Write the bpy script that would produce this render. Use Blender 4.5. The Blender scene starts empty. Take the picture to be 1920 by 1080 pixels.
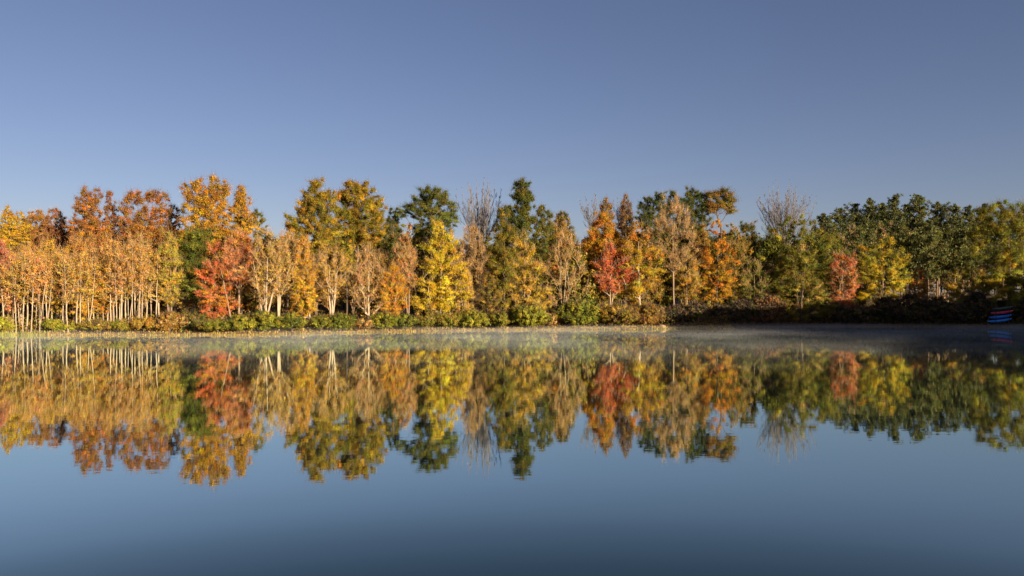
import bpy, math
import numpy as np
from mathutils import Vector

R = np.random.default_rng(7)
rad = math.radians
scene = bpy.context.scene
COL = scene.collection

# ------------------------------------------------------------------ camera
F, YH, CAM_H = 1500.0, 555.0, 5.2            # focal length and horizon row of the photograph (1920 px wide), eye height
cd = bpy.data.cameras.new('camera')
cam = bpy.data.objects.new('camera', cd)
COL.objects.link(cam)
cam.location = (0, 0, CAM_H)
cam.rotation_euler = (rad(90), 0, 0)
cd.sensor_width = 36.0
cd.lens = 36.0 * F / 1920.0
cd.shift_y = (YH - 540.0) / 1920.0
cd.clip_start = 0.1
cd.clip_end = 8000.0
scene.camera = cam


def wx(px, D):
    return (px - 960.0) * D / F


def wz(py, D):
    return CAM_H + (YH - py) * D / F


# ------------------------------------------------------------------ sun and sky
SUN_AZ, SUN_EL = 138.0, 11.0                  # clockwise from the view direction
S = Vector((math.sin(rad(SUN_AZ)) * math.cos(rad(SUN_EL)), math.cos(rad(SUN_AZ)) * math.cos(rad(SUN_EL)), math.sin(rad(SUN_EL))))
ld = bpy.data.lights.new('sun', 'SUN')
ld.energy = 5.0
ld.angle = rad(0.5)
ld.color = (1.0, 0.84, 0.60)
lo = bpy.data.objects.new('sun', ld)
COL.objects.link(lo)
lo.rotation_euler = S.to_track_quat('Z', 'Y').to_euler()
lo.location = (60, -60, 60)

W = bpy.data.worlds.new('World')
scene.world = W
W.use_nodes = True
nt = W.node_tree
bg = nt.nodes['Background']
sky = nt.nodes.new('ShaderNodeTexSky')
sky.sky_type = 'NISHITA'
sky.sun_disc = False
sky.sun_elevation = rad(SUN_EL)
sky.sun_rotation = rad(SUN_AZ)
sky.altitude = 200
sky.air_density = 0.8
sky.dust_density = 0.8
sky.ozone_density = 1.5
wb = nt.nodes.new('ShaderNodeMixRGB')          # the photograph's white balance, the same in every direction
wb.blend_type = 'MULTIPLY'
wb.inputs['Fac'].default_value = 1.0
wb.inputs['Color2'].default_value = (1.05, 0.90, 1.02, 1)
nt.links.new(sky.outputs['Color'], wb.inputs['Color1'])
nt.links.new(wb.outputs['Color'], bg.inputs['Color'])
bg.inputs['Strength'].default_value = 0.05

scene.view_settings.view_transform = 'Standard'
scene.view_settings.look = 'None'
scene.view_settings.gamma = 1.0
scene.view_settings.exposure = 1.02
cy = scene.cycles
cy.max_bounces = 6
cy.diffuse_bounces = 2
cy.glossy_bounces = 3
cy.transmission_bounces = 3
cy.volume_bounces = 0
cy.transparent_max_bounces = 4
cy.caustics_reflective = False
cy.caustics_refractive = False
cy.use_denoising = True


# ------------------------------------------------------------------ materials
def new_mat(name):
    m = bpy.data.materials.new(name)
    m.use_nodes = True
    n = m.node_tree.nodes
    n.clear()
    out = n.new('ShaderNodeOutputMaterial')
    return m, n, m.node_tree.links, out


def foliage_material():
    m, n, l, out = new_mat('leaves')
    a = n.new('ShaderNodeAttribute')
    a.attribute_name = 'leaf_colour'
    d = n.new('ShaderNodeBsdfDiffuse')
    t = n.new('ShaderNodeBsdfTranslucent')
    g = n.new('ShaderNodeBsdfGlossy')
    g.inputs['Roughness'].default_value = 0.45
    g.inputs['Color'].default_value = (1, 1, 1, 1)
    mx = n.new('ShaderNodeMixShader')
    mx.inputs[0].default_value = 0.14
    mg = n.new('ShaderNodeMixShader')
    mg.inputs[0].default_value = 0.012
    l.new(a.outputs['Color'], d.inputs['Color'])
    l.new(a.outputs['Color'], t.inputs['Color'])
    l.new(d.outputs[0], mx.inputs[1])
    l.new(t.outputs[0], mx.inputs[2])
    l.new(mx.outputs[0], mg.inputs[1])
    l.new(g.outputs[0], mg.inputs[2])
    l.new(mg.outputs[0], out.inputs['Surface'])
    return m


def noisy_material(name, c1, c2, scale=(1, 1, 1), rough=0.9, detail=4.0, c3=None, bump=0.0):
    m, n, l, out = new_mat(name)
    tc = n.new('ShaderNodeTexCoord')
    mp = n.new('ShaderNodeMapping')
    mp.inputs['Scale'].default_value = scale
    nz = n.new('ShaderNodeTexNoise')
    nz.inputs['Scale'].default_value = 1.0
    nz.inputs['Detail'].default_value = detail
    nz.inputs['Roughness'].default_value = 0.65
    cr = n.new('ShaderNodeValToRGB')
    cr.color_ramp.elements[0].position = 0.34
    cr.color_ramp.elements[1].position = 0.66
    cr.color_ramp.elements[0].color = (*c1, 1)
    cr.color_ramp.elements[1].color = (*c2, 1)
    if c3:
        e = cr.color_ramp.elements.new(0.5)
        e.color = (*c3, 1)
    p = n.new('ShaderNodeBsdfPrincipled')
    p.inputs['Roughness'].default_value = rough
    l.new(tc.outputs['Object'], mp.inputs['Vector'])
    l.new(mp.outputs[0], nz.inputs['Vector'])
    l.new(nz.outputs['Fac'], cr.inputs['Fac'])
    l.new(cr.outputs['Color'], p.inputs['Base Color'])
    if bump:
        b = n.new('ShaderNodeBump')
        b.inputs['Strength'].default_value = bump
        b.inputs['Distance'].default_value = 0.05
        l.new(nz.outputs['Fac'], b.inputs['Height'])
        l.new(b.outputs[0], p.inputs['Normal'])
    l.new(p.outputs[0], out.inputs['Surface'])
    return m


M_LEAF = foliage_material()
BARK = {
    'pale': noisy_material('pale_bark', (0.28, 0.20, 0.125), (0.56, 0.44, 0.29), (5, 5, 1.6)),
    'tan': noisy_material('tan_bark', (0.20, 0.13, 0.08), (0.38, 0.27, 0.17), (4, 4, 1.2)),
    'grey': noisy_material('grey_bark', (0.13, 0.11, 0.10), (0.24, 0.205, 0.185), (4, 4, 1.2)),
    'brown': noisy_material('brown_bark', (0.06, 0.042, 0.03), (0.15, 0.10, 0.07), (4, 4, 1.0)),
    'pine': noisy_material('pine_bark', (0.13, 0.08, 0.05), (0.27, 0.17, 0.11), (5, 5, 1.5)),
}
M_TWIG = {
    'tan': noisy_material('tan_twigs', (0.34, 0.20, 0.09), (0.54, 0.35, 0.17), (2, 2, 2)),
    'grey': noisy_material('grey_twigs', (0.13, 0.115, 0.12), (0.24, 0.21, 0.215), (2, 2, 2)),
    'brown': noisy_material('brown_twigs', (0.08, 0.05, 0.035), (0.17, 0.11, 0.075), (2, 2, 2)),
    'pale': noisy_material('pale_twigs', (0.36, 0.20, 0.08), (0.56, 0.33, 0.13), (2, 2, 2)),
    'rose': noisy_material('rose_twigs', (0.36, 0.19, 0.12), (0.52, 0.31, 0.19), (2, 2, 2)),
}

# leaf colours (linear albedo)
C = dict(
    yellow=(0.60, 0.40, 0.02), lemon=(0.62, 0.47, 0.03), gold=(0.52, 0.30, 0.02), amber=(0.54, 0.24, 0.018),
    orange=(0.56, 0.19, 0.022), rust=(0.32, 0.14, 0.034), brick=(0.24, 0.095, 0.04), red=(0.48, 0.085, 0.035),
    scarlet=(0.55, 0.125, 0.045), salmon=(0.54, 0.20, 0.085), rose=(0.42, 0.14, 0.085), peach=(0.58, 0.32, 0.10),
    tan=(0.48, 0.30, 0.10), brown=(0.18, 0.11, 0.045), purple=(0.06, 0.04, 0.03), olive=(0.23, 0.185, 0.018),
    moss=(0.14, 0.125, 0.016), green=(0.085, 0.105, 0.016), leaf=(0.19, 0.195, 0.022), lime=(0.36, 0.32, 0.03),
    deep=(0.038, 0.054, 0.014), pine=(0.075, 0.088, 0.028), pinelight=(0.18, 0.175, 0.055), ochre=(0.46, 0.31, 0.06),
    bronze=(0.32, 0.19, 0.02), straw=(0.46, 0.34, 0.12),
)


# ------------------------------------------------------------------ mesh helpers
def link_mesh(name, V, Fq, mats, parent=None, colours=None, midx=None, smooth=False):
    me = bpy.data.meshes.new(name)
    nv, nf = len(V), len(Fq)
    k = Fq.shape[1]
    me.vertices.add(nv)
    me.vertices.foreach_set('co', np.ascontiguousarray(V, dtype=np.float32).ravel())
    me.loops.add(nf * k)
    me.loops.foreach_set('vertex_index', np.ascontiguousarray(Fq, dtype=np.int32).ravel())
    me.polygons.add(nf)
    me.polygons.foreach_set('loop_start', np.arange(0, nf * k, k, dtype=np.int32))
    for m in (mats if isinstance(mats, (list, tuple)) else [mats]):
        me.materials.append(m)
    if midx is not None:
        me.polygons.foreach_set('material_index', np.ascontiguousarray(midx, dtype=np.int32))
    if smooth:
        me.polygons.foreach_set('use_smooth', np.ones(nf, dtype=bool))
    if colours is not None:
        at = me.attributes.new('leaf_colour', 'FLOAT_COLOR', 'POINT')
        c4 = np.ones((nv, 4), dtype=np.float32)
        c4[:, :3] = colours
        at.data.foreach_set('color', c4.ravel())
    me.update(calc_edges=True)
    o = bpy.data.objects.new(name, me)
    COL.objects.link(o)
    if parent is not None:
        o.parent = parent
    return o


def unit(v):
    return v / np.maximum(np.linalg.norm(v, axis=-1, keepdims=True), 1e-9)


def tubes(P0, P1, R0, R1, sides=4):
    """tapered prisms along many segments"""
    P0, P1 = np.asarray(P0, float), np.asarray(P1, float)
    R0, R1 = np.asarray(R0, float), np.asarray(R1, float)
    d = unit(P1 - P0)
    ref = np.where(np.abs(d[:, 2:3]) > 0.9, np.array([[1.0, 0, 0]]), np.array([[0, 0, 1.0]]))
    u = unit(np.cross(d, ref))
    v = np.cross(d, u)
    n = len(P0)
    ang = np.arange(sides) * 2 * math.pi / sides
    ring = u[:, None, :] * np.cos(ang)[None, :, None] + v[:, None, :] * np.sin(ang)[None, :, None]
    A = P0[:, None, :] + ring * R0[:, None, None]
    B = P1[:, None, :] + ring * R1[:, None, None]
    V = np.concatenate([A, B], axis=1).reshape(-1, 3)
    i = np.arange(sides)
    j = (i + 1) % sides
    q = np.stack([i, j, j + sides, i + sides], axis=1)
    Fq = (np.arange(n)[:, None, None] * (2 * sides) + q[None]).reshape(-1, 4)
    return V, Fq


def leaf_quads(P, N, size, aspect=0.6):
    """one rhombus leaf (or spray of leaves) at each point"""
    n = len(P)
    t = unit(np.cross(N, R.normal(size=(n, 3))))
    b = np.cross(N, t)
    s = (size * R.uniform(0.6, 1.35, n))[:, None]
    V = np.stack([P + t * s, P + b * s * aspect, P - t * s, P - b * s * aspect], axis=1).reshape(-1, 3)
    Fq = np.arange(4 * n).reshape(-1, 4)
    return V, Fq


def pick(palette, n, jitter=0.16):
    names = [p[0] for p in palette]
    w = np.array([p[1] for p in palette], float)
    idx = R.choice(len(names), n, p=w / w.sum())
    base = np.array([C[k] for k in names])[idx]
    return base * np.exp(R.normal(0, jitter, (n, 1))) * np.exp(R.normal(0, jitter * 0.4, (n, 3)))


# ------------------------------------------------------------------ terrain
SH = [(-400, 100), (-68, 106.3), (-52, 105.6), (-35, 106.6), (-31, 109), (-20, 114.5), (-5, 121.5), (8, 123.5), (20, 125.3),
      (33.5, 126.2), (35.3, 126.8), (36.0, 133.5), (50, 136.0), (70, 135.6), (86, 134.2), (98, 133.0), (108, 128.0), (400, 120)]
SHX = np.array([p[0] for p in SH], float)
SHY = np.array([p[1] for p in SH], float)


def shore(x):
    return np.interp(x, SHX, SHY) + 0.35 * np.sin(x * 0.9) + 0.2 * np.sin(x * 2.3 + 1)


def smooth(e0, e1, t):
    t = np.clip((t - e0) / (e1 - e0), 0, 1)
    return t * t * (3 - 2 * t)


def bank_x(y):
    return np.interp(y, [-20, 20, 40, 60, 80, 100, 134], [48, 62, 75, 86, 96, 102, 104]) + 1.5 * np.sin(y * 0.13)


def land_dist(x, y):
    """roughly the distance inland (negative on the lake)"""
    xr = bank_x(y)
    return np.maximum.reduce([y - shore(x), x - xr, 8.5 + 0.4 * np.sin(x * 0.3) - y, -x - 170])


def ridge(x, y):
    """unseen ridge standing in for a wooded bank, shaped to shade the right shore"""
    top = np.interp(y, [0, 20, 40, 46, 52, 60, 80, 100, 116, 135], [6, 11, 13, 17, 22, 21.3, 18.8, 16.8, 14, 9])  # crest heights chosen for the shadow they cast
    top = top + 0.7 * np.sin(y * 0.9) + 0.6 * np.sin(y * 2.1 + 1) + 0.4 * np.sin(y * 3.7)
    d = x - bank_x(y)
    return np.maximum(top, 0) * smooth(2, 14, d) * smooth(2, 20, y) * (1 - smooth(131, 142, y))


def ground_z(x, y):
    x = np.asarray(x, float)
    y = np.asarray(y, float)
    d = land_dist(x, y)
    z = np.where(d < 0, np.maximum(-2.5, 0.28 * d), 0.32 * (1 - np.exp(-np.maximum(d, 0) / 1.2)) + 0.028 * np.clip(d, 0, 12) + 0.05 * np.clip(d - 12, 0, 70))
    far_right = smooth(20, 70, x) * smooth(142, 185, y) * (1 - smooth(260, 500, y))
    z = z + np.where(d > 0, far_right * 1.6, 0)
    z = z + np.where(y < 8, 0.42 * np.clip(7.0 - y, 0, 7), 0)
    z = z + np.where(d > 0.5, 0.12 * np.sin(x * 0.5 + 1) * np.sin(y * 0.43), 0)
    return z + np.where(d > 0, ridge(x, y), 0)


def gz(x, y):
    return float(ground_z(np.array([x]), np.array([y]))[0])


def build_terrain():
    xs = np.concatenate([[-4000, -1500, -600, -300, -220, -190], np.arange(-172, 172, 1.3), [190, 220, 300, 600, 1500, 4000]])
    ys = np.concatenate([[-3000, -800, -300, -120, -60, -30, -15, -8], np.arange(-4, 14, 1.0), np.arange(16, 100, 3.0), np.arange(100, 145, 0.6),
                         np.arange(146, 215, 2.0), [230, 260, 320, 420, 700, 1500, 4000]])
    X, Y = np.meshgrid(xs, ys)
    Z = ground_z(X, Y)
    V = np.stack([X, Y, Z], axis=-1).reshape(-1, 3)
    nx, ny = len(xs), len(ys)
    i, j = np.meshgrid(np.arange(nx - 1), np.arange(ny - 1))
    a = (j * nx + i).ravel()
    Fq = np.stack([a, a + 1, a + nx + 1, a + nx], axis=1)
    m = noisy_material('leaf_litter', (0.035, 0.024, 0.014), (0.22, 0.115, 0.045), (1.3, 1.3, 1.3), 0.95, 8.0, c3=(0.10, 0.062, 0.026), bump=0.6)
    o = link_mesh('ground', V, Fq, m, smooth=True)
    o['kind'] = 'structure'


build_terrain()


def build_water():
    m, n, l, out = new_mat('lake_water')
    body = n.new('ShaderNodeBsdfDiffuse')
    body.inputs['Color'].default_value = (0.004, 0.022, 0.036, 1)
    gl = n.new('ShaderNodeBsdfGlossy')
    gl.inputs['Color'].default_value = (0.90, 1.0, 0.90, 1)
    gl.inputs['Roughness'].default_value = 0.011
    lw = n.new('ShaderNodeLayerWeight')
    lw.inputs['Blend'].default_value = 0.5
    fr = n.new('ShaderNodeFloatCurve')              # reflectance against the angle, strong at grazing
    cv = fr.mapping.curves[0]
    cv.points[0].location = (0.0, 0.05)
    cv.points[1].location = (1.0, 0.97)
    for q in ((0.40, 0.05), (0.56, 0.09), (0.65, 0.19), (0.705, 0.38), (0.76, 0.69), (0.81, 0.82), (0.87, 0.86), (0.95, 0.92)):
        cv.points.new(*q)
    fr.mapping.update()
    p = n.new('ShaderNodeMixShader')
    l.new(lw.outputs['Facing'], fr.inputs['Value'])
    l.new(fr.outputs[0], p.inputs[0])
    l.new(body.outputs[0], p.inputs[1])
    l.new(gl.outputs[0], p.inputs[2])
    tc = n.new('ShaderNodeTexCoord')

    def noise(scale, detail=2.0):
        mp = n.new('ShaderNodeMapping')
        mp.inputs['Scale'].default_value = scale
        nz = n.new('ShaderNodeTexNoise')
        nz.inputs['Scale'].default_value = 1.0
        nz.inputs['Detail'].default_value = detail
        l.new(tc.outputs['Object'], mp.inputs['Vector'])
        l.new(mp.outputs[0], nz.inputs['Vector'])
        return nz.outputs['Fac']
    a = noise((0.8, 2.2, 1))
    b = noise((3.0, 6.5, 1), 2.0)
    ad = n.new('ShaderNodeMath')
    ad.operation = 'MULTIPLY_ADD'
    ad.inputs[1].default_value = 0.22
    l.new(b, ad.inputs[0])
    l.new(a, ad.inputs[2])
    bp = n.new('ShaderNodeBump')
    bp.inputs['Strength'].default_value = 1.0
    bp.inputs['Distance'].default_value = 0.0011
    l.new(ad.outputs[0], bp.inputs['Height'])
    l.new(bp.outputs[0], gl.inputs['Normal'])
    l.new(p.outputs[0], out.inputs['Surface'])
    V = np.array([[-600, -60, 0], [600, -60, 0], [600, 400, 0], [-600, 400, 0]], float)
    o = link_mesh('water', V, np.array([[0, 1, 2, 3]]), m)
    o['kind'] = 'structure'


build_water()


# ------------------------------------------------------------------ trees
def root(name, x, y, label, cat, group=None, z=None):
    o = bpy.data.objects.new(name, None)
    o.empty_display_size = 0.5
    COL.objects.link(o)
    o.location = (x, y, gz(x, y) - 0.03 if z is None else z)
    o['label'] = label
    o['category'] = cat
    if group:
        o['group'] = group
    return o


PROFILE = {
    'oval': lambda t: np.sin(np.pi * np.clip(t, 0, 1) ** 0.85) ** 0.65,
    'round': lambda t: np.sqrt(np.clip(1 - (2 * t - 1) ** 2, 0, 1)),
    'cone': lambda t: np.minimum(1, 5 * t + 0.25) * np.clip(1 - t, 0, 1) ** 0.75,
    'column': lambda t: np.minimum.reduce([np.ones_like(t), (t * 5 + 0.15) ** 0.6, (np.clip(1 - t, 0, 1) * 2.4) ** 0.6]),
    'vase': lambda t: np.clip(t * 1.25 + 0.12, 0, 1) ** 0.8 * np.minimum(1, (np.clip(1 - t, 0, 1) * 4) ** 0.5),
    'tall': lambda t: np.minimum(1, t * 3 + 0.3) * np.clip(1 - t, 0, 1) ** 0.5,
}


def clump_points(K, half, zb, zt, prof, lobes, depth):
    """clump centres in a crown: (K,3) relative to the foot"""
    out = []
    if lobes:
        vol = np.array([lb[2] * lb[3] for lb in lobes], float)
        cnt = np.maximum(2, np.round(K * vol / vol.sum())).astype(int)
        for (lx, lz, rx, rz), c in zip(lobes, cnt):
            c = int(c * 1.25)
            d = unit(R.normal(size=(c, 3)))
            q = d * (0.25 + 0.75 * R.uniform(0, 1, (c, 1)) ** 0.5) + R.normal(0, 0.12, (c, 3))
            out.append(np.stack([lx + q[:, 0] * rx, q[:, 1] * rx * depth, lz + q[:, 2] * rz], axis=1))
        return np.concatenate(out)
    f = PROFILE[prof]
    ph = R.uniform(0, 6.28, 4)
    t = R.uniform(0, 1, K * 6)
    keep = R.uniform(0, 1, K * 6) < f(t) ** 1.3 + 0.08
    t = t[keep][:K]
    th = R.uniform(0, 6.28, len(t))
    rr = half * f(t) * (0.35 + 0.65 * np.sqrt(R.uniform(0, 1, len(t))))
    rr = rr * (1 + 0.22 * np.sin(2 * th + ph[0] + 3 * t) + 0.16 * np.sin(3 * th + ph[1] - 7 * t))
    return np.stack([rr * np.cos(th), rr * np.sin(th) * depth, zb + t * (zt - zb)], axis=1)


def skeleton(tips, stems, r_base, bend=0.12, up=0.5, thin=0.014):
    """joins every tip to the stems, growing outward, and gives each piece its girth"""
    P = [np.zeros(3)]
    par = [-1]
    for st in stems:
        last = 0
        for q in st:
            P.append(np.array(q, float))
            par.append(last)
            last = len(P) - 1
    order = np.argsort(np.linalg.norm(tips - np.array([0, 0, tips[:, 2].min()]), axis=1))
    ends = []
    for k in order:
        c = tips[k]
        A = np.array(P)
        dv = c - A
        hd = np.linalg.norm(dv[:, :2], axis=1)
        cost = np.linalg.norm(dv, axis=1) + 3.0 * np.maximum(0, A[:, 2] + up * hd - c[2])
        cost[0] += 1e3
        j = int(np.argmin(cost))
        a = P[j]
        L = np.linalg.norm(c - a)
        last = j
        for t in (0.35, 0.7):
            q = a + (c - a) * t + R.normal(0, bend * 0.35, 3) * L * 0.5
            q[2] -= 0.10 * L * math.sin(math.pi * t) * 0.6
            P.append(q)
            par.append(last)
            last = len(P) - 1
        P.append(c)
        par.append(last)
        ends.append(len(P) - 1)
    P = np.array(P)
    par = np.array(par)
    cnt = np.zeros(len(P))
    cnt[ends] = 1
    for i in range(len(P) - 1, 0, -1):
        cnt[par[i]] += max(cnt[i], 0.3)
    r = np.maximum(r_base * (cnt / cnt[0]) ** 0.62, thin)
    return P, par, r


def trunk_line(H, lean=(0, 0), wob=0.02, n=10, x0=0.0, y0=0.0):
    z = np.linspace(0, H, n + 1)[1:]
    w = np.cumsum(R.normal(0, wob * H / n, (n, 2)), axis=0)
    t = z / H
    return np.stack([x0 + lean[0] * t * H + w[:, 0], y0 + lean[1] * t * H + w[:, 1], z], axis=1)


def tree(name, label, px, D, top, w, low, pal, cat='tree', group=None, prof='oval', lobes=None, stems=1, bark='tan', twig=None,
         leaf=0.068, K=None, density=1.0, twigs=3, r_base=None, clump=None, base_px=None, hi=None, depth=0.85, lean=0.0, flat=0.6,
         up=0.95, zfoot=None, spread=0.0, voids=None, crown_name='crown', trunk_name='trunk', jitter=0.16):
    """px, top, w, low: centre column, top row, width and lowest foliage row in the 1920-wide photograph, D: metres from the eye"""
    bp = px if base_px is None else base_px
    need = {'autumn_tree': 3.2, 'leafy_tree': 3.2}.get(name, 1.0)
    while float(land_dist(np.array([wx(bp, D)]), np.array([D]))[0]) < need:
        D += 0.3
    x = wx(bp, D)
    rt = root(name, x, D, label, cat, group, zfoot)
    z0 = rt.location.z
    m_px = D / F
    H = wz(top, D) - z0
    zb = max(0.25, wz(low, D) - z0)
    half = w * 0.5 * m_px
    off = (px - (px if base_px is None else base_px)) * m_px
    cr = clump or max(0.40, min(0.70, half * 0.24))
    lb = None
    if lobes:
        lb = [(ax * m_px + off, wz(ay, D) - z0, max(0.3, rx * m_px), max(0.3, ry * m_px)) for ax, ay, rx, ry in lobes]
    vol = (H - zb) * half * half
    K = int(np.clip(vol / (cr ** 3) * 0.7, 24, 300)) if K is None else int(K * 1.25)
    tips = clump_points(K, max(0.2, half - cr * 0.25), zb + cr * 0.5, H - cr * 0.5, prof, lb, depth)
    if voids is None:
        voids = 0 if name == 'woodland_tree' else 2 if lobes else 4
    if len(tips) > 34 and voids:                       # gaps in the crown, and sprays that stick out of it
        mid = tips.mean(0)
        for _ in range(voids):
            c = tips[int(R.integers(len(tips)))] * 0.9 + mid * 0.1
            c[1] -= 0.25 * half
            keep = np.linalg.norm((tips - c) * np.array([1, 0.8, 1.25]), axis=1) > half * (R.uniform(0.18, 0.28) if lb else R.uniform(0.26, 0.40))
            if keep.sum() > 0.6 * len(tips):
                tips = tips[keep]
        far = R.uniform(0, 1, len(tips)) < (0.0 if lb else 0.10)
        tips[far] = mid + (tips[far] - mid) * np.array([1.22, 1.22, 1.03])
    if not lb:
        tips[:, 0] += off
        sp = 0.1 if prof in ('cone', 'tall') else 0.3 * half
        top_tip = np.array([[off + R.normal(0, sp), R.normal(0, sp), H - cr * 0.55], [off + R.normal(0, sp), R.normal(0, sp), H - cr * 0.7]])
        tips = np.concatenate([tips, top_tip])
    r_base = r_base or max(0.07, 0.011 * H)
    st = []
    Ht = H * (0.92 if name == 'slender_tree' else 0.80 if prof not in ('round', 'vase') else 0.6)
    if lb:
        Ht = H * 0.7
    ln = off / max(H, 1) + lean
    if stems == 1:
        st = [trunk_line(Ht, (ln, 0), 0.03)]
    else:
        for k in range(stems):
            a = k * 2 * math.pi / stems + R.uniform(-0.4, 0.4)
            s = spread or 0.10
            st.append(trunk_line(Ht * R.uniform(0.8, 1.0), (ln + s * math.cos(a), s * math.sin(a) * 0.7), 0.03))
    P, par, r = skeleton(tips, st, r_base, up=up, thin=0.018 if bark == 'pale' else 0.015)
    k = 1
    for line in st:                                    # the stems stay stout almost to the top
        n = len(line)
        r[k:k + n] = np.maximum(r[k:k + n], r_base * (0.8 if stems > 1 else 1.0) * (1 - 0.78 * np.linspace(0.05, 1, n)))
        k += n
    # wood
    i = np.arange(1, len(P))
    rp = np.minimum(r[par[i]], r[i] * 1.5)
    big = (r[i] > 0.045)
    Vs, Fs = [], []
    nv = 0
    for mask, sides in ((big, 6), (~big, 3)):
        if mask.any():
            k = i[mask]
            V, Fq = tubes(P[par[k]], P[k] + (P[k] - P[par[k]]) * 0.03, rp[mask], r[k], sides)
            Vs.append(V)
            Fs.append(Fq + nv)
            nv += len(V)
    link_mesh(trunk_name, np.concatenate(Vs), np.concatenate(Fs), BARK[bark], rt, smooth=True)
    # foliage: leaves in clumps, with the fine twigs that carry them
    Kt = len(tips)
    cen = np.array([off, 0, zb + (H - zb) * 0.35])
    outw = unit(tips - cen)
    nl = int(138 * density * (cr / 0.8) ** 2 * (0.17 / leaf) ** 1.5)
    nl = max(nl, 3)
    ci = np.repeat(np.arange(Kt), nl)
    g = R.normal(size=(len(ci), 3))
    d = unit(g)
    sz = R.uniform(0.55, 1.3, (Kt, 1))
    axis = unit(outw + np.array([0, 0, 0.25]) + 0.45 * R.normal(size=(Kt, 3)))
    rr = cr * sz[ci] * np.minimum(np.abs(R.normal(0, 0.52, (len(ci), 1))) + 0.08, 1.5)
    q = d * rr
    q[:, 2] *= flat
    along = (q * axis[ci]).sum(1, keepdims=True)
    q = q * 0.82 + axis[ci] * along * 0.75
    Pp = tips[ci] + q
    N = unit(0.7 * d + 0.5 * outw[ci] + np.array([0, 0, 0.35]) + 0.6 * R.normal(size=(len(ci), 3)))
    V, Fq = leaf_quads(Pp, N, leaf)
    colc = pick(pal, Kt, jitter)
    if hi is not None:
        t = np.clip((tips[:, 2] - zb) / max(H - zb, 0.1), 0, 1)
        sel = R.uniform(0, 1, Kt) < smooth(0.35, 0.75, t)
        colc[sel] = pick(hi, int(sel.sum()), jitter)
    col = colc[ci] * np.exp(R.normal(0, 0.10, (len(ci), 1)))
    mixin = R.uniform(0, 1, len(ci)) < 0.14
    col[mixin] = pick(pal, int(mixin.sum()), 0.2)
    colours = np.repeat(np.clip(col, 0, 0.8), 4, axis=0)
    mats = [M_LEAF]
    mid = np.zeros(len(Fq), int)
    if twigs:
        ti = np.repeat(np.arange(Kt), twigs)
        td = unit(0.55 * R.normal(size=(len(ti), 3)) + 0.6 * outw[ti] + np.array([0, 0, 0.75]))
        L = cr * R.uniform(0.8, 1.9, (len(ti), 1))
        a = tips[ti] - td * L * 0.25
        m_ = a + td * L * 0.65 + R.normal(0, 0.06, (len(ti), 3)) * L
        b = m_ + (td + np.array([0, 0, 0.15]) + R.normal(0, 0.22, (len(ti), 3))) * L * 0.6
        n1 = len(ti)
        V2, F2 = tubes(np.concatenate([a, m_]), np.concatenate([m_, b]), np.concatenate([np.full(n1, 0.017), np.full(n1, 0.011)]),
                       np.concatenate([np.full(n1, 0.011), np.full(n1, 0.005)]), 3)
        Fq = np.concatenate([Fq, F2 + len(V)])
        mid = np.concatenate([mid, np.ones(len(F2), int)])
        V = np.concatenate([V, V2])
        colours = np.concatenate([colours, np.tile([[0.2, 0.13, 0.08]], (len(V2), 1))])
        mats = [M_LEAF, M_TWIG[twig or ('tan' if bark in ('pale', 'tan') else 'brown')]]
    link_mesh(crown_name, V, Fq, mats, rt, colours, mid)
    return rt


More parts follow.
